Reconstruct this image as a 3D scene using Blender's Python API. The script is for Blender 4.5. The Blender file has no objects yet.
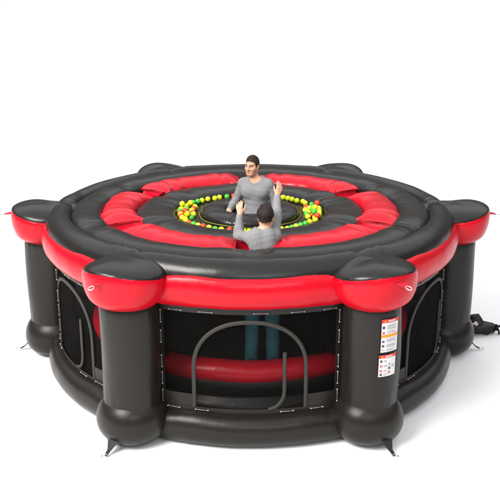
import bpy, math, random
import numpy as np
from mathutils import Vector, Matrix

scene = bpy.context.scene
C = scene.collection
rnd = random.Random(7)
PI = math.pi
rad = math.radians

# ------------------------------------------------------------------ materials
def mat_base(name):
    m = bpy.data.materials.new(name); m.use_nodes = True
    nt = m.node_tree; b = nt.nodes['Principled BSDF']
    return m, nt, b

def vinyl(name, col, rough=.4, spec=.3, var=.12, bump=.25, bscale=5.0, fine=.04):
    m, nt, b = mat_base(name)
    N = nt.nodes; L = nt.links
    tc = N.new('ShaderNodeTexCoord')
    n1 = N.new('ShaderNodeTexNoise'); n1.inputs['Scale'].default_value = 3.1; n1.inputs['Detail'].default_value = 4
    L.new(tc.outputs['Object'], n1.inputs['Vector'])
    mr = N.new('ShaderNodeMapRange'); mr.inputs[3].default_value = 1 - var; mr.inputs[4].default_value = 1 + var
    L.new(n1.outputs['Fac'], mr.inputs[0])
    mix = N.new('ShaderNodeMix'); mix.data_type = 'RGBA'; mix.blend_type = 'MULTIPLY'
    mix.inputs[0].default_value = 1
    mix.inputs[6].default_value = (*col, 1)
    L.new(mr.outputs[0], mix.inputs[7]); L.new(mix.outputs[2], b.inputs['Base Color'])
    r2 = N.new('ShaderNodeMapRange'); r2.inputs[3].default_value = rough - .06; r2.inputs[4].default_value = rough + .08
    n2 = N.new('ShaderNodeTexNoise'); n2.inputs['Scale'].default_value = 7; n2.inputs['Detail'].default_value = 5
    L.new(tc.outputs['Object'], n2.inputs['Vector']); L.new(n2.outputs['Fac'], r2.inputs[0]); L.new(r2.outputs[0], b.inputs['Roughness'])
    b.inputs['Specular IOR Level'].default_value = spec
    n3 = N.new('ShaderNodeTexNoise'); n3.inputs['Scale'].default_value = bscale; n3.inputs['Detail'].default_value = 3; n3.inputs['Distortion'].default_value = .6
    L.new(tc.outputs['Object'], n3.inputs['Vector'])
    bp = N.new('ShaderNodeBump'); bp.inputs['Strength'].default_value = bump; bp.inputs['Distance'].default_value = .03
    L.new(n3.outputs['Fac'], bp.inputs['Height'])
    n4 = N.new('ShaderNodeTexNoise'); n4.inputs['Scale'].default_value = 260
    L.new(tc.outputs['Object'], n4.inputs['Vector'])
    bp2 = N.new('ShaderNodeBump'); bp2.inputs['Strength'].default_value = fine; bp2.inputs['Distance'].default_value = .004
    L.new(n4.outputs['Fac'], bp2.inputs['Height']); L.new(bp.outputs[0], bp2.inputs['Normal'])
    L.new(bp2.outputs[0], b.inputs['Normal'])
    return m

def plain(name, col, rough=.5, spec=.4, metal=0.0):
    m, nt, b = mat_base(name)
    N = nt.nodes; L = nt.links
    tc = N.new('ShaderNodeTexCoord')
    n = N.new('ShaderNodeTexNoise'); n.inputs['Scale'].default_value = 14; n.inputs['Detail'].default_value = 4
    L.new(tc.outputs['Object'], n.inputs['Vector'])
    mr = N.new('ShaderNodeMapRange'); mr.inputs[3].default_value = .93; mr.inputs[4].default_value = 1.07
    L.new(n.outputs['Fac'], mr.inputs[0])
    mix = N.new('ShaderNodeMix'); mix.data_type = 'RGBA'; mix.blend_type = 'MULTIPLY'; mix.inputs[0].default_value = 1
    mix.inputs[6].default_value = (*col, 1); L.new(mr.outputs[0], mix.inputs[7]); L.new(mix.outputs[2], b.inputs['Base Color'])
    b.inputs['Roughness'].default_value = rough; b.inputs['Specular IOR Level'].default_value = spec; b.inputs['Metallic'].default_value = metal
    return m

M_top = vinyl('deck vinyl', (.0100, .0091, .0081), .27, .34, .14, .16)
M_dark = vinyl('charcoal vinyl', (.0118, .0101, .0080), .32, .24, .10, .12)
M_in = vinyl('inner black vinyl', (.013, .0125, .012), .36, .35, .1, .2)
M_red = vinyl('red vinyl', (.48, .0028, .012), .24, .22, .05, .16)
M_redp = vinyl('red pad vinyl', (.50, .0036, .015), .25, .28, .05, .3, 7)
M_redin = vinyl('inner red vinyl', (.62, .006, .024), .3, .4, .05, .3)
M_strip = plain('grey webbing', (.034, .032, .029), .6, .2)
M_metal = plain('bright metal', (.75, .75, .74), .3, .5, 1.0)
M_cord = plain('white cord', (.42, .41, .39), .5, .4)
M_yel = plain('yellow trim', (.25, .27, .02), .5, .3)
M_strap = plain('black webbing', (.018, .017, .016), .6, .25)
M_redstrap = plain('red webbing', (.42, .01, .02), .6, .25)
M_lab = plain('white label', (.62, .61, .60), .5, .3)
M_labred = plain('label red', (.70, .02, .02), .5, .3)
M_labor = plain('label orange', (.78, .26, .01), .5, .3)
M_ink = plain('label ink', (.06, .05, .08), .5, .3)
M_inkred = plain('label red ink', (.55, .10, .12), .5, .3)
M_inkgrey = plain('label grey ink', (.34, .34, .36), .5, .3)
M_ball = {'yellow-green': plain('ball yellow', (.62, .66, .012), .28, .5),
          'green': plain('ball green', (.05, .42, .03), .28, .5),
          'red': plain('ball red', (.72, .045, .015), .28, .5)}

def mesh_mat():
    m, nt, b = mat_base('dark window mesh')
    N = nt.nodes; L = nt.links
    b.inputs['Base Color'].default_value = (.030, .028, .026, 1); b.inputs['Roughness'].default_value = .5
    b.inputs['Specular IOR Level'].default_value = .15
    t = N.new('ShaderNodeBsdfTransparent'); t.inputs['Color'].default_value = (.64, .63, .62, 1)
    mx = N.new('ShaderNodeMixShader'); mx.inputs[0].default_value = .91
    L.new(b.outputs[0], mx.inputs[1]); L.new(t.outputs[0], mx.inputs[2])
    L.new(mx.outputs[0], N['Material Output'].inputs['Surface'])
    return m
M_mesh = mesh_mat()

def floor_mat():
    m, nt, b = mat_base('white studio floor')
    N = nt.nodes; L = nt.links
    n = N.new('ShaderNodeTexNoise'); n.inputs['Scale'].default_value = .8
    mr = N.new('ShaderNodeMapRange'); mr.inputs[3].default_value = .86; mr.inputs[4].default_value = .89
    tc = N.new('ShaderNodeTexCoord'); L.new(tc.outputs['Object'], n.inputs['Vector']); L.new(n.outputs['Fac'], mr.inputs[0])
    L.new(mr.outputs[0], b.inputs['Base Color'])
    b.inputs['Roughness'].default_value = .6; b.inputs['Specular IOR Level'].default_value = 0
    return m
M_floor = floor_mat()

# ------------------------------------------------------------------ helpers
def obj(name, verts, faces, mats, parent=None, smooth=True, midx=None):
    me = bpy.data.meshes.new(name)
    me.from_pydata([tuple(map(float, v)) for v in verts], [], [tuple(int(i) for i in f) for f in faces])
    if not isinstance(mats, (list, tuple)): mats = [mats]
    for m in mats: me.materials.append(m)
    if midx is not None: me.polygons.foreach_set('material_index', midx)
    me.polygons.foreach_set('use_smooth', [smooth] * len(me.polygons))
    me.update()
    o = bpy.data.objects.new(name, me); C.objects.link(o)
    if parent: o.parent = parent
    return o

def copy_obj(src, parent, M):
    c = src.copy(); C.objects.link(c); c.parent = parent; c.matrix_local = M
    return c

def empty(name, label, cat, loc=(0, 0, 0), group=None):
    o = bpy.data.objects.new(name, None); C.objects.link(o); o.location = loc; o.empty_display_size = .1
    o['label'] = label; o['category'] = cat
    if group: o['group'] = group
    return o

class MB:
    def __init__(s): s.v = []; s.f = []
    def add(s, v, f):
        k = len(s.v); s.v += [tuple(x) for x in v]; s.f += [tuple(i + k for i in q) for q in f]
    def grid(s, P, cu=False, cv=False, flip=False):
        n = len(P); m = len(P[0]); k = len(s.v)
        for row in P: s.v += [tuple(p) for p in row]
        for i in range(n if cu else n - 1):
            for j in range(m if cv else m - 1):
                a = k + i * m + j; b = k + ((i + 1) % n) * m + j
                c = k + ((i + 1) % n) * m + (j + 1) % m; d = k + i * m + (j + 1) % m
                s.f.append((a, d, c, b) if flip else (a, b, c, d))
    def box(s, c, h, R=None):
        vs = []
        for x in (-1, 1):
            for y in (-1, 1):
                for z in (-1, 1):
                    p = Vector((x * h[0], y * h[1], z * h[2]))
                    if R: p = R @ p
                    vs.append(p + Vector(c))
        s.add(vs, [(0, 1, 3, 2), (4, 6, 7, 5), (0, 4, 5, 1), (2, 3, 7, 6), (0, 2, 6, 4), (1, 5, 7, 3)])
    def tube(s, pts, r, n=10, closed=False):
        pts = [Vector(p) for p in pts]; P = []; N = len(pts); up = None
        for i, p in enumerate(pts):
            if closed: t = pts[(i + 1) % N] - pts[i - 1]
            else: t = pts[min(i + 1, N - 1)] - pts[max(i - 1, 0)]
            t.normalize()
            if up is None: up = t.orthogonal().normalized()
            up = (up - t * up.dot(t)).normalized(); sd = t.cross(up)
            rr = r[i] if isinstance(r, (list, tuple)) else r
            P.append([p + (up * math.cos(2 * PI * j / n) + sd * math.sin(2 * PI * j / n)) * rr for j in range(n)])
        k = len(s.v)
        s.grid(P, cu=closed, cv=True, flip=False)
        if not closed:
            s.f.append(tuple(k + j for j in range(n))); s.f.append(tuple(k + (N - 1) * n + j for j in reversed(range(n))))
    def build(s, name, mats, parent=None, smooth=True, midx=None):
        return obj(name, s.v, s.f, mats, parent, smooth, midx)

def cyl(r, th, z): return (r * math.cos(th), r * math.sin(th), z)
def sstep(a, b, x):
    t = min(1, max(0, (x - a) / (b - a))); return t * t * (3 - 2 * t)
def adiff(a, b): return abs((a - b + 180) % 360 - 180)      # degrees
def gauss(d, w): return math.exp(-(d / w) ** 2)
HOLES = [30, 90, 150, 210, 270, 330]
COLS = [0, 60, 120, 180, 241, 299]
def near(th, L): return min(adiff(th, a) for a in L)
def wob(th, z=0, s=1.0):     # slow wobble so no two stretches of tube are identical
    return s * (math.sin(th * .11 + 1.3 + z * 9) + .7 * math.sin(th * .29 + 4 * z) + .4 * math.sin(th * .71 + 2.1))

# ------------------------------------------------------------------ the inflatable
game = empty('inflatable_game', 'large round black and red inflatable game with six corner columns and mesh windows',
             'inflatable game')
R = 2.40

def ring_profile(name, prof, mat, crease=None, amp=.0, n=480, pin=.16, puck=.0045, cw=1.6):
    """lathe an open profile of (r,z); crease angles pinch the tube towards its base line"""
    rb = sum(p[0] for p in prof) / len(prof); zb = min(prof[0][1], prof[-1][1]) - .01
    rows = []
    for i in range(n):
        th = 360 * i / n; d = near(th, crease) if crease else 99
        f = 1 - pin * gauss(d, cw) + .05 * gauss(d - 5 - cw, 4)
        pk = puck * math.sin(th * 3.1 + 2 * math.sin(th * .9)) * gauss(d, 7)
        row = []
        for r, z in prof:
            rr = rb + (r - rb) * (1 + .35 * (f - 1)); zz = zb + (z - zb) * f
            row.append(cyl(rr + amp * wob(th, z) , rad(th), zz + .6 * amp * wob(th + 40, r) + pk))
        rows.append(row)
    mb = MB(); mb.grid(rows, cu=True, flip=False)
    return mb.build(name, mat, game)

def arc_prof(r0, z0, r1, z1, h, n=14, e=.62, inset=.05):
    """a pillow-like hump between two low points"""
    out = []
    for i in range(n + 1):
        t = i / n; a = PI * (1 - t)
        c = math.copysign(abs(math.cos(a)) ** .9, math.cos(a)); s = math.sin(a) ** e
        out.append(((r0 + r1) / 2 + (r1 - r0) / 2 * c, z0 + (z1 - z0) * t + h * s))
    return out

# outer ring: dark top, red side band meeting at a seam
seam = (2.335, 1.806)
p = [(2.345, 1.758), (2.336, 1.792), (2.312, 1.833), (2.272, 1.870), (2.222, 1.895), (2.165, 1.902), (2.115, 1.890), (2.08, 1.862), (2.06, 1.825), (2.05, 1.78)]
ring_profile('outer_ring', p, M_top, COLS, .0022, pin=.08)
p = [(2.345, 1.758)]
for i in range(1, 17):
    a = rad(44 - 96 * i / 16)
    p.append((2.222 + .185 * math.cos(a), 1.618 + .205 * math.sin(a)))
p[0] = (2.345, 1.758)
p += [(2.27, 1.452), (2.18, 1.44), (2.05, 1.45)]
ring_profile('side_band', p[::-1], M_red, [a + s for a in COLS for s in (9.2, -9.2)], .0022, pin=.03, puck=.003)
# second dark ring and the dark ring round the pit, both pinched where the player holes are
ring_profile('middle_ring', arc_prof(2.075, 1.775, 1.715, 1.765, .125), M_top, HOLES, .003, pin=.13, cw=4.0)
ring_profile('inner_ring', arc_prof(1.345, 1.75, .875, 1.735, .100), M_top, HOLES, .003, pin=.25, cw=4.0)

# deck sheet under the pillows, open at the six holes
mb = MB()
rs = [.86, 1.30, 1.76, 2.10]; n = 360
for i in range(n):
    th = (i + .5)
    for k in range(3):
        if k == 1 and near(th, HOLES) < 8: continue
        mb.add([cyl(rs[k], rad(i), 1.715), cyl(rs[k + 1], rad(i), 1.715), cyl(rs[k + 1], rad(i + 1), 1.715), cyl(rs[k], rad(i + 1), 1.715)], [(0, 1, 2, 3)])
mb.build('deck_sheet', M_in, game)

# six red pillow segments, pinched flat and flared at each end
def pillow(c0):
    rows = []; N = 64; m = 24; half = 24.5
    ss = [-1 + 2 * i / N for i in range(N + 1)]
    for s in ss:
        s2 = math.copysign(1 - (1 - abs(s)) ** 1.25, s) if s else 0
        th = c0 + half * s2; d = half * (1 - abs(s2))       # degrees from the end
        w = .205 + .012 * wob(th, .2) * .5 + .085 * gauss(d, 4.2) + .02 * gauss(d - 11, 3)
        e = sstep(-.5, 7.5, d)
        h = (.005 + .128 * e ** .8) * (1 - .10 * gauss(d - 9, 1.6)) * (1 + .03 * wob(th, .7))
        zc = 1.765 + .055 * (1 - sstep(0, 9, d)) + .010 * gauss(d - 11, 4)
        rc = 1.535
        # end edge runs a little off the radius, as cloth pulls
        row = []
        for j in range(m):
            a = 2 * PI * j / m
            x = math.copysign(abs(math.cos(a)) ** .85, math.cos(a)); y = math.copysign(abs(math.sin(a)) ** .8, math.sin(a))
            rip = .005 * math.sin(9 * x + 3 * c0) * gauss(d - 3, 3) * max(0, y)
            rr = rc + w * x
            zz = zc + h * y * (1 if y > 0 else .8) + rip - .02 * (abs(x) ** 2) * gauss(d, 2)
            row.append(cyl(rr, rad(th + .6 * x * gauss(d, 3) * (1 if s > 0 else -1)), zz))
        rows.append(row)
    mb = MB(); mb.grid(rows, cv=True)
    mb.f.append(tuple(range(m))[::-1]); mb.f.append(tuple(len(mb.v) - m + j for j in range(m)))
    return mb.build('red_pad', M_redp, game)
for c0 in range(0, 360, 60): pillow(c0)

# red fabric liner hanging in each player hole
for h in HOLES:
    loop = [(r, -1) for r in (-1, -.5, 0, .5, 1)] + [(1, 0)] + [(r, 1) for r in (1, .5, 0, -.5, -1)] + [(-1, 0)]
    rows = []
    for k in range(10):
        t = k / 9; o = 6.6 - 1.8 * t ** .7
        rows.append([cyl(1.535 + ((.195 - .03 * t) if x < 0 else (.26 - .08 * t ** .6)) * x + .010 * math.sin(5 * j + k) * t, rad(h + dth * (o + .6 * t * math.sin(3 * j + k * .8 + h))),
                     1.812 - .37 * t ** 1.1 - (.012 * (1 - t) if dth == 0 else 0) + (-.03 if x == 1 else .024 if x == -1 and dth else 0) * (1 - t)) for j, (x, dth) in enumerate(loop)])
    mb = MB(); mb.grid(rows, cv=True)
    mb.build('hole_liner', M_redin, game)

# ---- corner bumps (red bolster under a dark cap), columns and base balls
def bump_parts(ang):
    base = Vector(cyl(R, rad(ang), 0)); rd = Vector(cyl(1, rad(ang), 0)); tg = Vector((-rd.y, rd.x, 0))
    v_ = math.sin(ang * 1.7 + 1); a = .408 + .006 * v_; zs = 1.748 + .004 * math.cos(ang * 2.3)
    def pt(u, prof):
        r, z = prof
        k = 1 + .45 * max(0, -math.cos(u)) ** 2            # drawn inwards to the ring
        q = base + rd * (r * math.cos(u) * k) + tg * (r * math.sin(u))
        return (q.x, q.y, z)
    n = 72
    up = []; lo = []
    for i in range(13):
        t = i / 12 * PI / 2
        up.append(((a - .008) * math.cos(t) ** 1.0 if i < 12 else .0005, zs + .138 * math.sin(t) ** 1.05))
    for i in range(17):
        t = i / 16 * rad(66)
        lo.append((a * math.cos(t) ** .50 + .018 * math.sin(i / 16 * PI), zs - .300 * (math.sin(t) / math.sin(rad(64))) ** 1.03))
    lo += [(.245, zs - .300), (.215, zs - .270)]
    lo[0] = (a - .008, zs)
    for nm, prof, mt, fl in (('corner_cap', up, M_top, False), ('corner_bolster', lo, M_red, True)):
        rows = []
        for i in range(n):
            u = 2 * PI * i / n
            row = []
            for j, pr in enumerate(prof):
                dimp = 1
                if nm == 'corner_bolster':
                    dimp = 1 + .006 * math.sin(u * 5 + ang) * math.sin(j / len(prof) * PI)
                x = pt(u, (pr[0] * dimp - (.03 * sstep(.2, -.4, math.cos(u)) if nm == 'corner_bolster' else 0), pr[1]))
                zz = x[2] + .085 * max(0, math.cos(u)) ** 1.4 * max(0, 1 - j / (10 if nm == 'corner_bolster' else 12))
                if nm == 'corner_cap' and j > 0:
                    zz += .007 * math.sin(3 * u + ang) * math.sin(j / 12 * PI)
                # pucker next to the seam
                zz += .0028 * (math.sin(u * 31 + ang) + .7 * math.sin(u * 47 + 2 * ang)) * max(0, 1 - j / 4)
                row.append((x[0], x[1], zz))
            rows.append(row)
        mb = MB(); mb.grid(rows, cu=True, flip=fl)
        mb.build(nm, mt, game)

def column(ang):
    b = Vector(cyl(R, rad(ang), 0)); mb = MB(); rows = []
    zs = [.25 + (1.56 - .25) * i / 26 for i in range(27)]
    for z in zs:
        t = (z - .25) / 1.25
        row = []
        for i in range(56):
            u = 2 * PI * i / 56
            r = .277 + .010 * math.sin(PI * t) + .0035 * math.sin(3 * u + 5 * z + ang) - .003 * gauss(z - .48, .04) - .035 * sstep(1.44, 1.50, z)
            r += .004 * math.sin(u * 17 + ang) * (gauss(z - .5, .07) + gauss(z - 1.44, .07))
            lx = .012 * math.sin(ang * 1.3 + 2) * math.sin(PI * t); ly = .010 * math.cos(ang * 2.1) * math.sin(PI * t)
            row.append((b.x + r * math.cos(u) + lx, b.y + r * math.sin(u) + ly, z))
        rows.append(row)
    mb.grid(rows, cv=True, flip=True); mb.build('column', M_dark, game)
    mb = MB(); rows = []
    for i in range(25):
        t = -PI / 2 + PI * i / 24
        row = []
        for k in range(56):
            u = 2 * PI * k / 56
            r = .362 * max(0, math.cos(t)) ** (.62 if t < 0 else .70) + .003 * math.sin(4 * u + ang) * math.cos(t)
            if i in (0, 24): r = .01
            z = .235 + (.238 if t < 0 else .285) * math.sin(t)
            if z < .012: z = .004
            row.append((b.x + r * math.cos(u), b.y + r * math.sin(u), z))
        rows.append(row)
    mb.grid(rows, cv=True, flip=True); mb.build('base_bulge', M_dark, game)

for a in COLS: bump_parts(a); column(a)

# ---- base ring between the columns, interior drum with its red rim
p = []
for i in range(21):
    t = rad(-90 + 190 * i / 20)
    c, s = math.cos(t), math.sin(t)
    p.append((2.245 + .175 * math.copysign(abs(c) ** .75, c), max(.005, .170 + .166 * s)))
p.append((2.19, .322))
ring_profile('base_ring', p, M_dark, [a + s for a in COLS for s in (8.6, -8.6)], .002, pin=.02)
def disc_ring(name, r0, r1, z, mat, n=96):
    mb = MB(); mb.grid([[cyl(r0, 2 * PI * i / n, z), cyl(r1, 2 * PI * i / n, z)] for i in range(n)], cu=True); return mb.build(name, mat, game)
def wall(name, r, z0, z1, mat, n=96, m=10, bulge=.0, pleat=.0, lobes=1):
    mb = MB(); mb.grid([[cyl(r + bulge * abs(math.sin(PI * j / m * lobes)) + pleat * math.sin(24 * 2 * PI * i / n + j), 2 * PI * i / n, z0 + (z1 - z0) * j / m) for j in range(m + 1)] for i in range(n)], cu=True)
    return mb.build(name, mat, game)
wall('inner_step', 1.80, .006, .575, M_in, bulge=.09, n=192, m=24, lobes=2)
disc_ring('added_dark_sheet', 1.70, 2.24, .020, M_in)  # added dark disc, hides the bright floor inside the windows
disc_ring('inner_floor', .88, 1.80, .587, M_in)
mb = MB()
mb.grid([[(( 1.76 + .135 * math.cos(t)) * math.cos(u), (1.76 + .135 * math.cos(t)) * math.sin(u), .545 + .125 * math.sin(t) + .004 * math.sin(u * 13))
          for t in [2 * PI * j / 20 for j in range(20)]] for u in [2 * PI * i / 192 for i in range(192)]], cu=True, cv=True)
mb.build('inner_red_rim', M_redin, game)
wall('core_wall', .88, .587, 1.76, M_in, bulge=.09, n=144, m=40, lobes=4)
disc_ring('core_floor', .004, .88, .744, M_in)
for a in COLS:  # added dark partitions that block bright floor seen across the interior through the windows
    rd = Vector(cyl(1, rad(a), 0)); tg = Vector((-rd.y, rd.x, 0)); mb = MB()
    for s_ in (-1, 1):
        mb.grid([[rd * (.86 + (1.34 if j >= 3 else .76) * i / 14) + tg * s_ * (.016 + .010 * math.sin(PI * i / 14) + .004 * math.sin(i * 1.7 + j)) + Vector((0, 0, [.40, .50, .66, .67, .80, .95, 1.1, 1.25, 1.4, 1.55, 1.70][j])) for j in range(11)] for i in range(15)], flip=s_ > 0)
    for s_ in (-1, 1):
        mb.grid([[rd * (1.88 + .32 * i / 4) + tg * s_ * .016 + Vector((0, 0, .03 + .64 * j / 6)) for j in range(7)] for i in range(5)], flip=s_ > 0)
    mb.build('added_view_block', M_in, game)
# pit: moat floor, centre pad, shaft, yellow cord
disc_ring('pit_floor', .26, .89, 1.738, M_top)
wall('centre_shaft', .262, .747, 1.74, M_in)
mb = MB(); rows = []
for i in range(192):
    th = 360 * i / 192; d = near(th, [22.5 + 45 * k for k in range(8)])
    row = []
    for j in range(17):
        t = PI * (1 - j / 16)
        c = math.cos(t); s = math.sin(t)
        r = .425 + .158 * math.copysign(abs(c) ** .7, c) * (1 - .05 * gauss(d, 2.0))
        z = 1.735 + .098 * abs(s) ** .62 * (1 - .16 * gauss(d, 1.8) + .02 * math.cos(rad(th) * 8)) + .025 * (1 - j / 16) * math.sin(t)
        row.append(cyl(r, rad(th), z))
    rows.append(row)
mb.grid(rows, cu=True, flip=False); mb.build('centre_pad', M_top, game)
mb = MB(); mb.tube([cyl(.598 + .006 * math.sin(7 * u), u, 1.750 + .004 * math.sin(5 * u)) for u in [2 * PI * i / 128 for i in range(128)]], .0042, 8, True)
mb.build('trim_cord', M_yel, game)

# ------------------------------------------------------------------ mesh windows with arched doors
RW = 2.270
def cp(c0, u, v, off=0.0):          # u in metres along the curved wall, v = height
    return cyl(RW + off, rad(c0) + u / RW, v)
def patch(mb, c0, u0, u1, v0, v1, o0, o1, nu=12, nv=2):
    for off, fl in ((o1, False), (o0, True)):
        mb.grid([[cp(c0, u0 + (u1 - u0) * i / nu, v0 + (v1 - v0) * j / nv, off) for j in range(nv + 1)] for i in range(nu + 1)], flip=fl)
    def strip(pts):
        mb.grid([[cp(c0, u, v, o0), cp(c0, u, v, o1)] for u, v in pts])
    us = [u0 + (u1 - u0) * i / nu for i in range(nu + 1)]; vs = [v0 + (v1 - v0) * j / nv for j in range(nv + 1)]
    strip([(u, v0) for u in us]); strip([(u, v1) for u in us]); strip([(u0, v) for v in vs]); strip([(u1, v) for v in vs])
def strip_path(mb, c0, pts, w, o0, o1):
    P = []
    for i, (u, v) in enumerate(pts):
        a = pts[max(0, i - 1)]; b = pts[min(len(pts) - 1, i + 1)]
        tx, ty = b[0] - a[0], b[1] - a[1]; l = math.hypot(tx, ty); nx, ny = -ty / l, tx / l
        P.append([cp(c0, u + nx * w, v + ny * w, o0), cp(c0, u + nx * w * .9, v + ny * w * .9, o1), cp(c0, u - nx * w * .9, v - ny * w * .9, o1), cp(c0, u - nx * w, v - ny * w, o0)])
    mb.grid(P, cv=True)

UA = .850     # half width of the clear window
AH, AT, AS = .550, 1.30, .80         # arch half width, crown height, spring height
def window(c0, detail):
    mb = MB()
    patch(mb, c0, -1.06, 1.06, 1.378, 1.475, -.004, .006, 30)
    patch(mb, c0, -1.06, 1.06, .300, .392, -.004, .006, 30)
    for s in (-1, 1):
        a, b = sorted((s * UA, s * 1.06)); patch(mb, c0, a, b, .392, 1.378, -.004, .006, 4, 8)
        a, b = sorted((s * (AH - .01), s * UA)); patch(mb, c0, a, b, .392, .525, -.004, .001, 8)
    fr = mb.build('window_frame', M_dark, game, smooth=False)
    mb = MB(); mb.grid([[cp(c0, -.97 + 1.94 * i / 40, .31 + 1.14 * j / 12, -.012) for j in range(13)] for i in range(41)])
    pane = mb.build('mesh_pane', M_mesh, fr)
    pts = [(-AH, .385 + (AS - .385) * i / 8) for i in range(8)]
    for i in range(33):
        t = PI * (1 - i / 32); c, s = math.cos(t), math.sin(t)
        pts.append((AH * math.copysign(abs(c) ** .92, c), AS + (AT - AS) * abs(s) ** .92))
    pts += [(AH, AS - (AS - .385) * i / 8) for i in range(1, 9)]
    mb = MB(); strip_path(mb, c0, pts, .021, -.010, .0045); mb.build('door_arch', M_strip, fr)
    pts = [(.335, .985 - .08 * i) for i in range(6)]
    for i in range(1, 9):
        t = PI / 2 * i / 8; pts.append((.335 - .16 * (1 - math.cos(t)), .575 - .188 * math.sin(t)))
    mb = MB(); strip_path(mb, c0, pts, .019, -.010, .0065); mb.build('zip_flap', M_strip, fr)
    if detail:
        spots = [(x, 1.396, 'h') for x in (-.72, -.42, .10, .45, .77)] + [(s * .874, v, 'v') for s in (-1, 1) for v in (1.31, 1.10, .84, .66, .47)] + \
                [(-.76, .368, 'h'), (-.47, .37, 'h'), (.36, .367, 'h'), (.66, .37, 'h')]
        for (u, v, k) in spots:
            mb = MB(); L = .062
            e = [(u - L, v), (u + L, v)] if k == 'h' else [(u, v - L), (u, v + L)]
            mb.tube([cp(c0, *e[0], .014), cp(c0, (e[0][0] + e[1][0]) / 2, (e[0][1] + e[1][1]) / 2, .016), cp(c0, *e[1], .014)], .0018, 6)
            for q in e:
                x = Vector(cp(c0, *q, .006)); y = Vector(cp(c0, *q, .022))
                mb.tube([x, y], .0055, 8)
            mb.build('lace', M_cord, fr)
for c0 in HOLES: window(c0, c0 in (210, 270, 330))

# ------------------------------------------------------------------ anchor tabs with rings
def tab(ang, base):
    rd = Vector(cyl(1, rad(ang), 0)); tg = Vector((-rd.y, rd.x, 0)); b = rd * R
    if base:
        P0 = b + rd * .335 + Vector((0, 0, .12)); P1 = b + rd * .40 + Vector((0, 0, .05)); P2 = b + rd * .455 + Vector((0, 0, .022)); w = (.060, .020, .014); m = M_strap
    else:
        P0 = b + rd * .415 + Vector((0, 0, 1.765)); P1 = b + rd * .455 + Vector((0, 0, 1.757)); P2 = b + rd * .50 + Vector((0, 0, 1.748)); w = (.055, .035, .020); m = M_redstrap
    mb = MB(); rows = []
    for P, ww in zip((P0, P1, P2), w):
        rows.append([P + tg * ww + Vector((0, 0, .006)), P - tg * ww + Vector((0, 0, .006)), P - tg * ww - Vector((0, 0, .004)), P + tg * ww - Vector((0, 0, .004))])
    mb.grid(rows, cv=True); k = len(mb.v)
    mb.f.append((k - 4, k - 3, k - 2, k - 1))
    t = mb.build('anchor_tab', m, game, smooth=False)
    mb = MB(); c = P2 + rd * .018
    tilt = rd * .9 + Vector((0, 0, -.1 if base else -.25)); tilt.normalize()
    mb.tube([c + tilt * .030 * math.cos(u) + tg * .026 * math.sin(u) + Vector((0, 0, .004 if base else 0)) for u in [2 * PI * i / 20 for i in range(20)]], .0052, 8, True)
    mb.build('anchor_ring', M_metal, t)
for a in COLS: tab(a, True); tab(a, False)

# ------------------------------------------------------------------ safety labels on the front right column
lb = Vector(cyl(R, rad(299), 0))
def lp(a, z, off):
    a = -79 + (a + 90) * 1.18; z = z - .03; r = .2875 + off; return (lb.x + r * math.cos(rad(a)), lb.y + r * math.sin(rad(a)), z)
def lpatch(name, a0, a1, z0, z1, off, mat, parent, sl=0.0):
    """slightly raised rectangle on the column"""
    n = 8; mb = MB()
    for o, fl in ((off, False), (off - .0012, True)):
        mb.grid([[lp(a0 + (a1 - a0) * i / n, z0 + (z1 - z0) * j / 2, o) for j in range(3)] for i in range(n + 1)], flip=fl)
    for z in (z0, z1): mb.grid([[lp(a0 + (a1 - a0) * i / n, z, off - .0012), lp(a0 + (a1 - a0) * i / n, z, off)] for i in range(n + 1)])
    return mb.build(name, mat, parent)
la = lpatch('safety_label', -90, -58, 1.075, 1.405, .006, M_lab, game)
la['label'] = 'upper white warning label with red header and orange bar'
A0, A1 = -90, -58
lpatch('header_bar', A0, A1, 1.372, 1.405, .0085, M_labred, la)
lpatch('warning_bar', A0, A1, 1.225, 1.252, .0085, M_labor, la)
for (a, z, w, h, mt) in [(-86.5, 1.325, 4, .026, M_ink), (-86.5, 1.272, 4, .022, M_inkred), (-86.5, 1.185, 4, .018, M_ink), (-86.5, 1.140, 4, .022, M_ink), (-86.5, 1.098, 4, .014, M_inkgrey)]:
    lpatch('pictogram', a - w / 2, a + w / 2, z - h / 2, z + h / 2, .0085, mt, la)
for z in (1.345, 1.332, 1.319, 1.306, 1.282, 1.270, 1.205, 1.193, 1.181, 1.150, 1.138, 1.126, 1.102, 1.090):
    lpatch('text_line', -81, -62 - rnd.uniform(0, 7), z - .0022, z + .0022, .0082, M_inkgrey, la)
lpatch('header_text', -80, -66, 1.383, 1.394, .0105, M_lab, la)
lpatch('hazard_mark', -86, -83, 1.379, 1.398, .0105, M_labor, la)
lc = lpatch('safety_label', -92, -60, .825, 1.045, .006, M_lab, game)
lc['label'] = 'lower white warning label with red header'
lpatch('header_bar', -92, -60, 1.016, 1.045, .0085, M_labred, lc)
lpatch('header_text', -82, -68, 1.025, 1.035, .0105, M_lab, lc)
lpatch('hazard_mark', -88, -85, 1.021, 1.040, .0105, M_labor, lc)
for (a, z, mt) in [(-88, .985, M_ink), (-88, .935, M_inkred), (-88, .887, M_inkred), (-88, .848, M_ink), (-73, .945, M_inkgrey), (-73, .905, M_ink), (-73, .862, M_inkred), (-66, .925, M_inkgrey)]:
    lpatch('pictogram', a - 1.8, a + 1.8, z - .011, z + .011, .0085, mt, lc)
for z in (.990, .978, .940, .928, .892, .880, .852, .840):
    lpatch('text_line', -84, -77 + rnd.uniform(-2, 1), z - .002, z + .002, .0082, M_inkgrey, lc)

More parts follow.
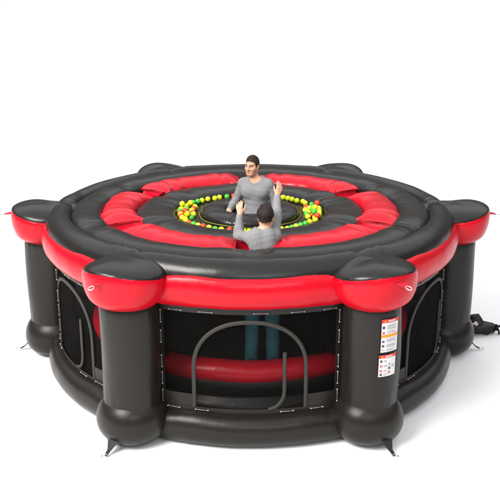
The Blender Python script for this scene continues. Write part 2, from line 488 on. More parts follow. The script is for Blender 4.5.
# ------------------------------------------------------------------ inflation sleeve on the ground behind the right column
mb = MB(); rows = []
ax = [Vector((2.50, .58, .16)), Vector((2.66, .56, .14)), Vector((2.82, .55, .105)), Vector((3.0, .54, .085)), Vector((3.14, .53, .085)), Vector((3.185, .53, .085)), Vector((3.21, .53, .08))]
wd = [.16, .16, .16, .13, .09, .03, .02]; ht = [.16, .13, .095, .075, .06, .03, .02]
for i in range(37):
    t = i / 36 * 6; k = min(5, int(t)); f = t - k
    c = ax[k].lerp(ax[k + 1], f); w = wd[k] * (1 - f) + wd[k + 1] * f; h = ht[k] * (1 - f) + ht[k + 1] * f
    row = []
    for j in range(28):
        u = 2 * PI * j / 28
        q = 1 + .10 * math.sin(3 * u + t * 2.1) + .06 * math.sin(7 * u + t * 4)
        row.append((c.x + .02 * math.sin(4 * u + t), c.y + w * math.cos(u) * q, max(.006, c.z + h * math.sin(u) * q)))
    rows.append(row)
mb.grid(rows, cv=True); sl = mb.build('inflation_sleeve', M_dark, game)
mb = MB(); rows = []
prof = [(2.74, .17, .02), (2.80, .235, .05), (2.88, .30, .07), (2.965, .325, .055), (3.01, .27, .05), (3.055, .19, .03), (3.10, .13, .012)]
for (x, z, th) in prof:
    rows.append([(x - .01 + .01 * math.sin(5 * v), .55 - .11 + .22 * v, z - .095 + 1.25 * th * (math.sin(PI * v) - .6) + .012 * math.sin(9 * v + x * 14)) for v in [j / 12 for j in range(13)]])
top = rows
rows2 = [[(a, b, max(.02, c - .055)) for a, b, c in r] for r in rows]
mb.grid(top); mb.grid(rows2, flip=True)
mb.grid([[t[0], b[0]] for t, b in zip(top, rows2)]); mb.grid([[t[-1], b[-1]] for t, b in zip(top, rows2)], flip=True)
mb.grid([[t, b] for t, b in zip(top[0], rows2[0])]); mb.grid([[t, b] for t, b in zip(top[-1], rows2[-1])], flip=True)
fl = mb.build('sleeve_flap', M_dark, sl)
mb = MB()
Rm = Matrix.Rotation(rad(-38), 3, 'Y')
mb.box((2.895, .425, .17), (.034, .003, .028), Rm); t1 = mb.build('sleeve_tag', M_lab, sl, smooth=False)
mb = MB(); mb.box((2.855, .424, .13), (.052, .003, .016), Rm); mb.build('sleeve_tag', M_redstrap, sl, smooth=False)
mb = MB()
mb.tube([(3.20, .53, .08), (3.24, .52, .105), (3.29, .50, .10), (3.36, .49, .06), (3.46, .48, .02)], .016, 8)
mb.tube([(3.21, .51, .09), (3.225, .48, .05), (3.225, .46, .012)], .013, 8)
mb.tube([(3.205 + .006 * math.cos(3 * u), .53 + .034 * math.cos(u), .08 + .034 * math.sin(u)) for u in [2 * PI * i / 16 for i in range(16)]], .012, 8, True)
mb.build('tie_strap', M_strap, sl)

# ------------------------------------------------------------------ balls in the moat
def ico_ball(r):
    import bmesh
    bm = bmesh.new(); bmesh.ops.create_icosphere(bm, subdivisions=3, radius=r)
    me = bpy.data.meshes.new('pit_ball'); bm.to_mesh(me); bm.free()
    me.polygons.foreach_set('use_smooth', [True] * len(me.polygons)); return me
BR = .034
ball_me = {}
for k, m in M_ball.items():
    me = ico_ball(BR); me.materials.append(m); ball_me[k] = me
placed = []
def try_ball(r, th, z, colour=None):
    p = Vector(cyl(r, rad(th), z))
    for q in placed:
        if (q - p).length < 2 * BR * .985: return False
    placed.append(p)
    c = colour or rnd.choices(['yellow-green', 'green', 'red'], [.46, .38, .16])[0]
    o = bpy.data.objects.new('pit_ball', ball_me[c]); C.objects.link(o); o.location = p
    o.rotation_euler = (rnd.uniform(0, 6), rnd.uniform(0, 6), 0)
    t = th % 360
    where = ('heap at the left end of the ball moat' if 140 < t < 215 else 'heap at the right end of the ball moat' if (t > 325 or t < 40) else
             'row along the far side of the centre pad' if 40 <= t <= 140 else 'row along the near side of the centre pad')
    o['label'] = f'{c} plastic ball in the {where}'; o['category'] = 'ball'; o['group'] = 'plastic balls in the moat round the centre pad'
    return True
zb = 1.7385 + BR
def side_w(th): return max(abs(math.cos(rad(th))) ** 2.2, .0)
for th in range(0, 360, 2):
    s = side_w(th)
    lane = [.815] if 20 < th % 180 < 160 else [.80, .72]
    if s > .93: lane = [.825, .755, .685]
    for r in lane:
        if rnd.random() < (.97 if s < .5 else .92): try_ball(r + rnd.uniform(-.02, .02), th + rnd.uniform(-1, 1), zb)
lower = list(placed)
for th in list(range(-26, 27, 2)) + list(range(156, 206, 2)):   # second layer of the two heaps
    for r in (.83, .765):
        if rnd.random() < .4:
            p = Vector(cyl(r, rad(th), 0))
            sup = [q for q in lower if (Vector((q.x, q.y, 0)) - p).length < BR * 1.75]
            if len(sup) >= 2:
                z = max(q.z + math.sqrt(max(0, (2 * BR) ** 2 - (Vector((q.x, q.y, 0)) - p).length ** 2)) for q in sup)
                if z < 1.83: try_ball(r, th, z + .0005)

# ------------------------------------------------------------------ people: signed distance shapes turned into one surface
class SDF:
    def __init__(s, lo, hi, h):
        s.lo = np.array(lo, float); s.h = h
        s.n = np.ceil((np.array(hi) - s.lo) / h).astype(int) + 1
        s.d = np.full(s.n, 1.0, np.float32)
    def _win(s, lo, hi):
        a = np.clip(np.floor((np.array(lo) - s.lo) / s.h).astype(int), 0, s.n - 1); b = np.clip(np.ceil((np.array(hi) - s.lo) / s.h).astype(int) + 1, 1, s.n)
        sl = tuple(slice(int(i), int(j)) for i, j in zip(a, b))
        g = [(s.lo[k] + s.h * np.arange(a[k], b[k])).astype(np.float32) for k in range(3)]
        return sl, g[0][:, None, None], g[1][None, :, None], g[2][None, None, :]
    def _mix(s, sl, d, k, op):
        o = s.d[sl]
        if op == 'add':
            if k <= 0: s.d[sl] = np.minimum(o, d)
            else:
                h = np.clip(k - np.abs(o - d), 0, None) / k; s.d[sl] = np.minimum(o, d) - h * h * k * .25
        else:
            d = -d
            if k <= 0: s.d[sl] = np.maximum(o, d)
            else:
                h = np.clip(k - np.abs(o - d), 0, None) / k; s.d[sl] = np.maximum(o, d) + h * h * k * .25
    def cone(s, a, b, ra, rb, k=.02, op='add', sq=None):
        a = np.array(a, float); b = np.array(b, float); m = max(ra, rb) + k + .03
        sl, x, y, z = s._win(np.minimum(a, b) - m, np.maximum(a, b) + m)
        ab = b - a; L2 = float(ab @ ab) + 1e-12
        t = np.clip(((x - a[0]) * ab[0] + (y - a[1]) * ab[1] + (z - a[2]) * ab[2]) / L2, 0, 1)
        dx, dy, dz = x - a[0] - t * ab[0], y - a[1] - t * ab[1], z - a[2] - t * ab[2]
        s._mix(sl, np.sqrt(dx * dx + dy * dy + dz * dz) - (ra + (rb - ra) * t), k, op)
    def ell(s, c, r, k=.02, op='add', Rm=None):
        c = np.array(c, float); r = np.array(r, float); m = r.max() + k + .03
        sl, x, y, z = s._win(c - m, c + m)
        x, y, z = x - c[0], y - c[1], z - c[2]
        if Rm is not None:
            q = np.array(Rm)        # columns = local axes
            x, y, z = (x * q[0, 0] + y * q[1, 0] + z * q[2, 0], x * q[0, 1] + y * q[1, 1] + z * q[2, 1], x * q[0, 2] + y * q[1, 2] + z * q[2, 2])
        k0 = np.sqrt((x / r[0]) ** 2 + (y / r[1]) ** 2 + (z / r[2]) ** 2); k1 = np.sqrt((x / r[0] ** 2) ** 2 + (y / r[1] ** 2) ** 2 + (z / r[2] ** 2) ** 2) + 1e-9
        s._mix(sl, k0 * (k0 - 1) / k1, k, op)
    def coords(s):
        g = [(s.lo[k] + s.h * np.arange(s.n[k])).astype(np.float32) for k in range(3)]
        return g[0][:, None, None], g[1][None, :, None], g[2][None, None, :]
    def mesh(s):
        d = s.d; d[0] = d[-1] = 1; d[:, 0] = d[:, -1] = 1; d[:, :, 0] = d[:, :, -1] = 1
        ins = d < 0
        cnt = np.zeros(tuple(i - 1 for i in d.shape), np.uint8)
        for i in (0, 1):
            for j in (0, 1):
                for k in (0, 1): cnt += ins[i:d.shape[0] - 1 + i, j:d.shape[1] - 1 + j, k:d.shape[2] - 1 + k]
        cell = (cnt > 0) & (cnt < 8); ijk = np.argwhere(cell)
        idx = np.full(cnt.shape, -1, np.int64); idx[cell] = np.arange(len(ijk))
        acc = np.zeros((len(ijk), 3)); num = np.zeros(len(ijk))
        cor = [(i, j, k) for i in (0, 1) for j in (0, 1) for k in (0, 1)]
        val = {c: d[ijk[:, 0] + c[0], ijk[:, 1] + c[1], ijk[:, 2] + c[2]].astype(float) for c in cor}
        for c in cor:
            for ax in range(3):
                if c[ax]: continue
                e = list(c); e[ax] = 1; e = tuple(e); va, vb = val[c], val[e]
                m = (va < 0) != (vb < 0)
                t = np.where(m, va / np.where(m, va - vb, 1), 0)
                pt = np.array(c, float)[None, :].repeat(len(ijk), 0); pt[:, ax] += t
                acc[m] += pt[m]; num[m] += 1
        V = s.lo + s.h * (ijk + acc / num[:, None])
        F = []
        for ax in range(3):
            u, v = (ax + 1) % 3, (ax + 2) % 3
            a = np.moveaxis(ins, ax, 0); ch = np.argwhere(np.moveaxis(a[:-1] != a[1:], 0, ax))
            ch = ch[(ch[:, u] > 0) & (ch[:, v] > 0) & (ch[:, u] < d.shape[u] - 1) & (ch[:, v] < d.shape[v] - 1)]
            q = []
            for (du, dv) in ((-1, -1), (0, -1), (0, 0), (-1, 0)):
                t = ch.copy(); t[:, u] += du; t[:, v] += dv; q.append(idx[t[:, 0], t[:, 1], t[:, 2]])
            q = np.stack(q, 1); fl = ~ins[ch[:, 0], ch[:, 1], ch[:, 2]]
            q[fl] = q[fl][:, ::-1]; F.append(q)
        return V, np.concatenate(F)

def smooth_mesh(V, F, it=2, lam=.5):
    E = np.concatenate([F[:, [0, 1]], F[:, [1, 2]], F[:, [2, 3]], F[:, [3, 0]]]); E = np.concatenate([E, E[:, ::-1]])
    deg = np.bincount(E[:, 0], minlength=len(V)).astype(float)
    for _ in range(it):
        A = np.zeros_like(V)
        for k in range(3): A[:, k] = np.bincount(E[:, 0], weights=V[E[:, 1], k], minlength=len(V))
        V = V + lam * (A / np.maximum(deg, 1)[:, None] - V)
    return V

def skin_mat(name, tint):
    m, nt, b = mat_base(name); N = nt.nodes; L = nt.links
    at = N.new('ShaderNodeAttribute'); at.attribute_name = 'tone'
    tc = N.new('ShaderNodeTexCoord'); n = N.new('ShaderNodeTexNoise'); n.inputs['Scale'].default_value = 60; n.inputs['Detail'].default_value = 4
    L.new(tc.outputs['Object'], n.inputs['Vector'])
    mr = N.new('ShaderNodeMapRange'); mr.inputs[3].default_value = .86; mr.inputs[4].default_value = 1.12; L.new(n.outputs['Fac'], mr.inputs[0])
    mix = N.new('ShaderNodeMix'); mix.data_type = 'RGBA'; mix.blend_type = 'MULTIPLY'; mix.inputs[0].default_value = 1
    L.new(at.outputs['Color'], mix.inputs[6]); L.new(mr.outputs[0], mix.inputs[7]); L.new(mix.outputs[2], b.inputs['Base Color'])
    b.inputs['Roughness'].default_value = .48; b.inputs['Specular IOR Level'].default_value = .35
    b.inputs['Subsurface Weight'].default_value = .12; b.inputs['Subsurface Radius'].default_value = (.01, .004, .002)
    return m
M_skin = skin_mat('skin', 0)
def cloth(name, col, bump=.3, sc=420):
    m, nt, b = mat_base(name); N = nt.nodes; L = nt.links
    tc = N.new('ShaderNodeTexCoord')
    n = N.new('ShaderNodeTexNoise'); n.inputs['Scale'].default_value = 9; n.inputs['Detail'].default_value = 6; L.new(tc.outputs['Object'], n.inputs['Vector'])
    mr = N.new('ShaderNodeMapRange'); mr.inputs[3].default_value = .94; mr.inputs[4].default_value = 1.05; L.new(n.outputs['Fac'], mr.inputs[0])
    mix = N.new('ShaderNodeMix'); mix.data_type = 'RGBA'; mix.blend_type = 'MULTIPLY'; mix.inputs[0].default_value = 1
    mix.inputs[6].default_value = (*col, 1); L.new(mr.outputs[0], mix.inputs[7]); L.new(mix.outputs[2], b.inputs['Base Color'])
    b.inputs['Roughness'].default_value = .85; b.inputs['Specular IOR Level'].default_value = .15
    w = N.new('ShaderNodeTexNoise'); w.inputs['Scale'].default_value = sc; L.new(tc.outputs['Object'], w.inputs['Vector'])
    w2 = N.new('ShaderNodeTexNoise'); w2.inputs['Scale'].default_value = 16; w2.inputs['Detail'].default_value = 3; w2.inputs['Distortion'].default_value = 1.2; L.new(tc.outputs['Object'], w2.inputs['Vector'])
    bp = N.new('ShaderNodeBump'); bp.inputs['Strength'].default_value = bump; bp.inputs['Distance'].default_value = .004; L.new(w.outputs['Fac'], bp.inputs['Height'])
    bq = N.new('ShaderNodeBump'); bq.inputs['Strength'].default_value = .2; bq.inputs['Distance'].default_value = .025; L.new(w2.outputs['Fac'], bq.inputs['Height']); L.new(bq.outputs[0], bp.inputs['Normal'])
    L.new(bp.outputs[0], b.inputs['Normal'])
    return m
M_shirt = cloth('grey jersey', (.215, .215, .22))
M_jeans = cloth('teal denim', (.045, .17, .21))
M_jeans2 = cloth('pale denim', (.24, .27, .31))
def hair_mat(name, col):
    m, nt, b = mat_base(name); N = nt.nodes; L = nt.links
    tc = N.new('ShaderNodeTexCoord'); mp = N.new('ShaderNodeMapping'); mp.inputs['Scale'].default_value = (160, 60, 60); L.new(tc.outputs['Object'], mp.inputs[0])
    n = N.new('ShaderNodeTexNoise'); n.inputs['Scale'].default_value = 1.6; n.inputs['Detail'].default_value = 5; L.new(mp.outputs[0], n.inputs['Vector'])
    mr = N.new('ShaderNodeMapRange'); mr.inputs[3].default_value = .4; mr.inputs[4].default_value = 1.7; L.new(n.outputs['Fac'], mr.inputs[0])
    mix = N.new('ShaderNodeMix'); mix.data_type = 'RGBA'; mix.blend_type = 'MULTIPLY'; mix.inputs[0].default_value = 1
    mix.inputs[6].default_value = (*col, 1); L.new(mr.outputs[0], mix.inputs[7]); L.new(mix.outputs[2], b.inputs['Base Color'])
    b.inputs['Roughness'].default_value = .45; b.inputs['Specular IOR Level'].default_value = .2
    bp = N.new('ShaderNodeBump'); bp.inputs['Strength'].default_value = .7; bp.inputs['Distance'].default_value = .006; L.new(n.outputs['Fac'], bp.inputs['Height']); L.new(bp.outputs[0], b.inputs['Normal'])
    return m
M_hair = hair_mat('dark brown hair', (.022, .012, .007)); M_hair2 = hair_mat('glossy dark hair', (.016, .010, .008))
M_shoe = plain('shoe', (.03, .03, .035), .6, .3)

def nrm(v): v = np.array(v, float); return v / np.linalg.norm(v)
def hand(S, wrist, fdir, back, thumb, curl=.3, splay=.10, sc=1.0):
    """five-fingered hand; fdir = finger direction, back = back-of-hand normal, thumb = side the thumb is on"""
    w = np.array(wrist, float); f = nrm(fdir); b = np.array(back, float); b = nrm(b - f * (b @ f)); t = np.array(thumb, float); t = nrm(t - f * (t @ f) - b * (t @ b))
    names = [(.030, .088, .080, .0), (.010, .094, .090, .12), (-.011, .090, .083, .22), (-.031, .080, .064, .35)]
    for (o, kl, fl, ex) in names:
        k0 = w + t * o * .45 * sc + f * .012 * sc; k1 = w + (t * o + f * kl) * sc
        S.cone(k0, k1, .0165 * sc, .0128 * sc, .012)
        c = curl * (1 + ex); d1 = nrm(f * math.cos(c) - b * math.sin(c) + t * splay * o / .03)
        d2 = nrm(f * math.cos(2.0 * c) - b * math.sin(2.0 * c) + t * splay * o / .03)
        m = k1 + d1 * fl * .55 * sc; S.cone(k1, m, .0108 * sc, .0095 * sc, .004)
        S.cone(m, m + d2 * fl * .45 * sc, .0095 * sc, .0078 * sc, .003)
    a = w + (t * .020 + f * .022 - b * .006) * sc; m = a + nrm(t * .75 + f * .75 - b * .25) * .045 * sc
    S.cone(a, m, .016 * sc, .012 * sc, .012); S.cone(m, m + nrm(t * .35 + f * .95 - b * .2) * .042 * sc, .0115 * sc, .0088 * sc, .004)

def person(root_loc, yaw, J, head_yaw, head_pitch, label, jeans, hairm, long_hair, head_off=(0, 0, 0), seed=0, tw=1.0, sc=.94):
    """J: joints in the figure's own frame (facing -y, feet at z=0)"""
    root = empty('person', label, 'person', root_loc); root.rotation_euler = (0, 0, yaw); root.scale = (sc,) * 3
    lo, hi = (-.62, -.62, -.02), (.62, .42, 2.16); h = .0055
    nb = np.array([0, .015, 1.48]); ho = np.array(head_off, float)
    HR = np.array(Matrix.Rotation(head_yaw, 3, 'Z') @ Matrix.Rotation(head_pitch, 3, 'X'))
    piv = np.array([0, .015, 1.57])
    def H(p): return HR @ (np.array(p, float) - piv) + piv + ho
    def limbs(S, inf, k, hands, legs=True):
        for s in ('L', 'R'):
            sh, el, wr = J['sh' + s], J['el' + s], J['wr' + s]; sg = 1 if s == 'L' else -1
            S.cone((sg * .05, .015, 1.475), sh, .062 + inf * .6, .060 + inf, .05)
            S.cone(sh, el, .056 + inf, .044 + inf, k); S.cone(el, np.array(wr), .044 + inf, .029 + max(inf, 0), k)
            mid = np.array(el) * .7 + np.array(wr) * .3; S.ell(mid, (.046 + inf,) * 3, .03)
    def torso(S, inf):
        S.ell((0, .005, 1.335), (.160 * tw + inf, .108 + inf, .19 + inf), .04); S.ell((0, 0, 1.12), (.138 * tw + inf, .100 + inf, .20), .05)
        S.ell((0, .01, .95), (.162 * tw + inf, .118 + inf, .13), .05)
        for s in (-1, 1):
            S.ell((s * .080 * tw, -.055, 1.36), (.085 * tw + inf, .06 + inf, .075 + inf), .04); S.ell((s * .085 * tw, .065, 1.38), (.085 * tw + inf, .05 + inf, .12 + inf), .05)
    # ---- body (one continuous skin)
    S = SDF(lo, hi, h)
    torso(S, -.014); limbs(S, -.012, .02, True)
    for s, sg in (('L', 1), ('R', -1)):
        hp = np.array([sg * .09, .01, .92]); kn = J.get('kn' + s, (sg * .11, -.02, .49)); an = J.get('an' + s, (sg * .12, .02, .08))
        S.cone(hp, kn, .088, .056, .04); S.cone(kn, an, .056, .038, .03)
        S.cone(an, np.array(an) + (sg * .02, -.15, -.035), .04, .032, .03)
    S.cone((0, .02, 1.45), H((0, .012, 1.60)), .062, .055, .04)
    Rm = HR
    S.ell(H((0, .012, 1.705)), (.076, .096, .096), .02, Rm=Rm)
    S.ell(H((0, -.022, 1.640)), (.064, .074, .080), .03, Rm=Rm)
    S.cone(H((-.016, -.072, 1.588)), H((.016, -.072, 1.588)), .023, .023, .025)
    for s in (-1, 1):
        S.cone(H((s * .054, .0, 1.625)), H((s * .02, -.065, 1.592)), .020, .020, .025)
        S.ell(H((s * .042, -.054, 1.652)), (.029, .028, .028), .025)
        S.cone(H((s * .012, -.092, 1.706)), H((s * .045, -.074, 1.708)), .010, .009, .012)
        S.ell(H((s * .077, .012, 1.668)), (.011, .020, .032), .006, Rm=np.array(Matrix.Rotation(s * -.3, 3, 'Z')) @ np.eye(3) if head_yaw == 0 else Rm)
        S.ell(H((s * .032, -.097, 1.686)), (.019, .014, .011), .010, 'sub', Rm=Rm)
        S.ell(H((s * .032, -.074, 1.685)), (.0145, .0145, .0125), .003)
        S.ell(H((s * .015, -.103, 1.650)), (.010, .011, .008), .006)
    S.cone(H((0, -.090, 1.700)), H((0, -.114, 1.656)), .008, .013, .010)
    S.cone(H((-.020, -.086, 1.620)), H((.020, -.086, 1.620)), .0075, .0075, .010); S.cone(H((-.016, -.088, 1.609)), H((.016, -.088, 1.609)), .0085, .0085, .006)
    S.cone(H((-.024, -.102, 1.6148)), H((.024, -.102, 1.6148)), .0045, .0045, .004, 'sub')
    for s in ('L', 'R'):
        hd = J['hand' + s]; hand(S, J['wr' + s], hd[0], hd[1], hd[2], hd[3], hd[4], hd[5] if len(hd) > 5 else 1.05)
    V, F = S.mesh(); V = smooth_mesh(V, F, 2, .35)
    body = obj('body', V, F, M_skin, root)
    q = (V - piv - ho) @ HR + piv       # back to head coordinates
    sk = np.array([.60, .315, .205]); col = np.repeat(sk[None], len(V), 0)
    def paint(mask, c, a=1.0):
        col[mask] = col[mask] * (1 - a) + np.array(c) * a
    x, y, z = q[:, 0], q[:, 1], q[:, 2]; face = (z > 1.54) & (y < -.02) & (np.abs(x) < .09)
    st = face & (z < 1.648) & (y < .02); paint(st, (.40, .22, .15), .40)
    paint((z > 1.57) & (z < 1.66) & (np.abs(x) > .045) & (y < .0), (.40, .22, .15), .30)
    paint(face & (((x / .024) ** 2 + ((z - 1.6145) / .0125) ** 2) < 1) & (y < -.07), (.42, .15, .12), .75)
    paint(face & (np.abs(z - 1.6148) < .0028) & (np.abs(x) < .022) & (y < -.07), (.14, .05, .04), .8)
    for s in (-1, 1):
        ex = x - s * .032
        paint(face & (np.abs(ex - s * .002) < .021) & (np.abs(z - (1.7105 - .25 * np.maximum(0, s * ex))) < .0058) & (y < -.05), (.07, .04, .026), .8)
        paint(face & ((ex / .0155) ** 2 + ((z - 1.686) / .0075) ** 2 < 1), (.40, .34, .31), 1)
        paint(face & ((ex / .0062) ** 2 + ((z - 1.686) / .0070) ** 2 < 1), (.03, .02, .015), 1)
        paint(face & (np.abs(z - (1.6945 - 6 * ex * ex)) < .0026) & (np.abs(ex) < .018), (.05, .03, .025), .85)
    paint((np.abs(x) > .07) & (np.abs(z - 1.668) < .04) & (y > -.03) & (y < .05), (.58, .26, .17), .5)
    hl = np.interp(y, [-.12, -.07, -.045, -.03, .0, .03, .045, .10], [1.775, 1.752, 1.738, 1.675, 1.668, 1.705, 1.655 if long_hair else 1.625, 1.645 if long_hair else 1.605])
    hd_ = np.linalg.norm(q - np.array([0, .012, 1.69]), axis=1) < .16
    paint(hd_ & (z > hl - .012) & (z > 1.6) & (np.abs(x) < .072), (.10, .055, .035), .55); paint(hd_ & (z > hl - .004) & (z > 1.6) & (np.abs(x) < .074), (.05, .03, .02), .7)
    at = body.data.attributes.new('tone', 'FLOAT_COLOR', 'POINT')
    at.data.foreach_set('color', np.concatenate([col, np.ones((len(V), 1))], 1).astype(np.float32).ravel())
    # ---- hair
    S = SDF(H((0, 0, 1.69)) - .17, H((0, 0, 1.69)) + .17, .0042)
    gr = .0045 if not long_hair else .009
    S.ell(H((0, .014, 1.712)), (.076 + gr, .097 + gr, .094 + gr * 1.25), .02, Rm=HR)
    S.ell(H((0, .055, 1.645)), (.058 + gr * .7, .05 + gr, .065), .02, Rm=HR)
    if long_hair:
        S.ell(H((.02, -.045, 1.79)), (.055, .05, .028), .03, Rm=HR); S.ell(H((.055, .03, 1.735)), (.035, .06, .05), .03, Rm=HR)
    gx, gy, gz = S.coords()
    px, py, pz = gx - piv[0] - ho[0], gy - piv[1] - ho[1], gz - piv[2] - ho[2]
    hx = px * HR[0, 0] + py * HR[1, 0] + pz * HR[2, 0] + piv[0]; hy = px * HR[0, 1] + py * HR[1, 1] + pz * HR[2, 1] + piv[1]; hz = px * HR[0, 2] + py * HR[1, 2] + pz * HR[2, 2] + piv[2]
    zl = np.interp(hy.ravel(), [-.12, -.07, -.045, -.03, .0, .03, .045, .10], [1.775, 1.752, 1.738, 1.675, 1.668, 1.705, 1.655 if long_hair else 1.625, 1.645 if long_hair else 1.605]).reshape(hy.shape)
    zl = zl + .004 * np.sin(hx * 330 + hy * 200) + .003 * np.sin(hx * 150 + 1) + .012 * np.clip(np.abs(hx) - .04, 0, 1) / .03 * (hy < -.045)
    S.d = np.maximum(S.d + .0026 * np.sin(hx * 260 + 60 * hy) * np.sin(hz * 190 + hy * 230) + .0018 * np.sin(hx * 430 - hz * 210) - .004 * np.clip((hz - 1.77) / .03, 0, 1) * (hy < .0), (zl - hz) * .7)
    V, F = S.mesh(); V = smooth_mesh(V, F, 1, .4); obj('hair', V, F, hairm, root)
    # ---- shirt
    S = SDF(lo, hi, h); torso(S, .010); limbs(S, .008, .03, False)
    S.ell((0, 0, 1.02), (.150 * tw, .112, .12), .06)
    gx, gy, gz = S.coords(); rs = np.random.default_rng(seed); wr = 0
    for i in range(7):
        k = rs.normal(size=3) * (26 + 9 * i); k[2] *= 1.35; wr = wr + np.sin(gx * k[0] + gy * k[1] + gz * k[2] + rs.uniform(0, 6)) * (.0009 - .00008 * i)
    S.d += wr.astype(np.float32)
    S.cone((0, -.015, 1.515), (0, .01, 1.75), .074, .085, .006, 'sub')      # neckline
    for s in ('L', 'R'):
        e, w = np.array(J['el' + s]), np.array(J['wr' + s]); d = nrm(w - e)
        plane = (gx - w[0]) * d[0] + (gy - w[1]) * d[1] + (gz - w[2]) * d[2]
        near_w = np.sqrt((gx - w[0]) ** 2 + (gy - w[1]) ** 2 + (gz - w[2]) ** 2)
        S.d = np.where(near_w < .13, np.maximum(S.d, plane + .004), S.d).astype(np.float32)
    S.d = np.maximum(S.d, (.90 + .01 * np.sin(gx * 20)) - gz)
    V, F = S.mesh(); V = smooth_mesh(V, F, 2, .4); obj('shirt', V, F, M_shirt, root)
    # ---- jeans and shoes
    S = SDF((-.40, -.40, -.02), (.40, .40, 1.05), .007)
    S.ell((0, .01, .95), (.166, .122, .125), .04)
    for s, sg in (('L', 1), ('R', -1)):
        hp = np.array([sg * .09, .01, .90]); kn = J.get('kn' + s, (sg * .11, -.02, .49)); an = J.get('an' + s, (sg * .12, .02, .08))
        S.cone(hp, kn, .102, .076, .05); S.cone(kn, np.array(an) - (0, 0, .07), .076, .072, .03)
    gx, gy, gz = S.coords(); wr = 0
    for i in range(5):
        k = rs.normal(size=3) * 28; wr = wr + np.sin(gx * k[0] + gy * k[1] + gz * k[2] * 1.6) * .0012
    S.d = np.maximum(S.d + wr.astype(np.float32), np.maximum(gz - .985, .015 - gz))
    V, F = S.mesh(); V = smooth_mesh(V, F, 2, .4); obj('jeans', V, F, jeans, root)
    for s, sg in (('L', 1), ('R', -1)):
        an = np.array(J.get('an' + s, (sg * .12, .02, .08)))
        S = SDF(an + (-.14, -.28, -.09), an + (.14, .14, .10), .006)
        S.cone(an + (0, .03, -.035), an + (sg * .03, -.17, -.045), .044, .038, .02); S.cone(an, an + (0, .01, .03), .05, .05, .02)
        g = S.coords(); S.d = np.maximum(S.d, .0 + .004 - g[2])
        V, F = S.mesh(); V = smooth_mesh(V, F, 2, .4); obj('shoe', V, F, M_shoe, root)
    return root

def frame_to_local(loc, yaw, sc=.94):
    c, s = math.cos(-yaw), math.sin(-yaw)
    def f(p, v=False):
        x, y, z = p if v else (p[0] - loc[0], p[1] - loc[1], p[2] - loc[2])
        return ((c * x - s * y) / sc, (s * x + c * y) / sc, z / sc)
    return f

# man in the centre hole, turned a little to the left of the picture
loc = (.065, .02, .747); yaw = rad(-14); g = frame_to_local(loc, yaw)
J = dict(shL=(.160, .01, 1.445), shR=(-.160, .01, 1.445), elL=(.255, .03, 1.20), elR=(-.265, .02, 1.20),
         wrL=g((.315, -.20, 1.845)), wrR=g((-.245, -.165, 1.835)))
J['handL'] = (g((.05, -.6, -.25), True), g((.1, -.25, 1), True), g((-1, -.2, 0), True), .28, .12)
J['handR'] = (g((-.05, -.6, -.28), True), g((0, -.25, 1), True), g((1, -.2, 0), True), .28, .12)
person(loc, yaw, J, rad(-15), rad(3), 'man facing the front in a grey top, standing in the centre hole', M_jeans2, M_hair, False, head_off=(-.034, -.012, 0), seed=3)

# man popping up from the front hole, seen from behind with both arms raised
loc = (.125, -1.56, .590); yaw = rad(180); g = frame_to_local(loc, yaw)
J = dict(shL=g((.002, -1.56, 1.922)), shR=g((.246, -1.555, 1.938)), elL=g((-.118, -1.40, 1.90)), elR=g((.268, -1.37, 2.06)),
         wrL=g((-.104, -1.34, 2.105)), wrR=g((.280, -1.18, 2.262)))
J['handL'] = (g((-.05, .25, 1), True), g((-.2, -1, .25), True), g((1, -.1, 0), True), .46, .04, .92)
J['handR'] = (g((.32, .30, 1), True), g((.55, -1, .2), True), g((-1, -.5, .1), True), .34, .09, .92)
person(loc, yaw, J, rad(-12), rad(5), 'man seen from behind with both hands raised, in a grey top in the front hole', M_jeans, M_hair2, True, head_off=(-.032, -.01, -.046), seed=11, tw=.80)

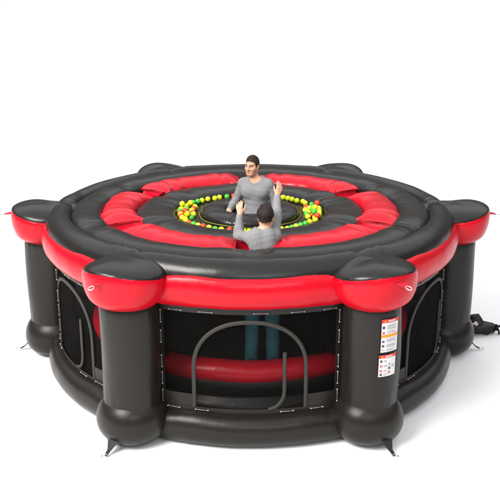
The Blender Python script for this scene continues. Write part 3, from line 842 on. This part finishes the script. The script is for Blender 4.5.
# ------------------------------------------------------------------ floor
mb = MB(); n = 64
mb.add([cyl(600, 2 * PI * i / n, 0) for i in range(n)], [tuple(range(n))])
fl = mb.build('floor', M_floor, None, smooth=False); fl['kind'] = 'structure'

# ------------------------------------------------------------------ light
w = bpy.data.worlds.new('World'); scene.world = w; w.use_nodes = True
N = w.node_tree.nodes; L = w.node_tree.links; bg = N['Background']
tc = N.new('ShaderNodeTexCoord'); sx = N.new('ShaderNodeSeparateXYZ'); L.new(tc.outputs['Generated'], sx.inputs[0])
cr = N.new('ShaderNodeValToRGB'); L.new(sx.outputs['Z'], cr.inputs[0])
e = cr.color_ramp.elements
e[0].position = 0; e[0].color = (.10, .098, .094, 1)
e[1].position = 1; e[1].color = (.98, .985, 1.0, 1)
q = cr.color_ramp.elements.new(.38); q.color = (.15, .147, .142, 1)
q = cr.color_ramp.elements.new(.50); q.color = (.94, .965, 1.0, 1)
L.new(cr.outputs[0], bg.inputs['Color']); bg.inputs['Strength'].default_value = 1.45

def area(name, loc, target, size, power, col=(1, 1, 1)):
    ld = bpy.data.lights.new(name, 'AREA'); ld.shape = 'RECTANGLE'; ld.size, ld.size_y = size; ld.energy = power; ld.color = col
    o = bpy.data.objects.new(name, ld); C.objects.link(o); o.location = loc
    o.rotation_euler = (Vector(target) - Vector(loc)).to_track_quat('-Z', 'Y').to_euler()
area('key_softbox', (-6.5, -7.5, 9.0), (0, 0, 1), (6.5, 5), 2500, (1, .97, .93))
area('front_softbox', (1.5, -13, 7.0), (0, 0, 1), (6, 1.6), 220, (.84, .93, 1))

# ------------------------------------------------------------------ camera
cd = bpy.data.cameras.new('Camera'); cam = bpy.data.objects.new('Camera', cd); C.objects.link(cam)
cam.location = (0, -9.581, 4.312); cam.rotation_euler = (PI / 2 - .30429, 0, 0)
cd.sensor_width = 36; cd.lens = 36 * 839.1 / 500; cd.clip_end = 2000
scene.camera = cam
scene.view_settings.view_transform = 'Standard'; scene.view_settings.look = 'None'; scene.view_settings.exposure = 0; scene.view_settings.gamma = 1
scene.cycles.transparent_max_bounces = 16
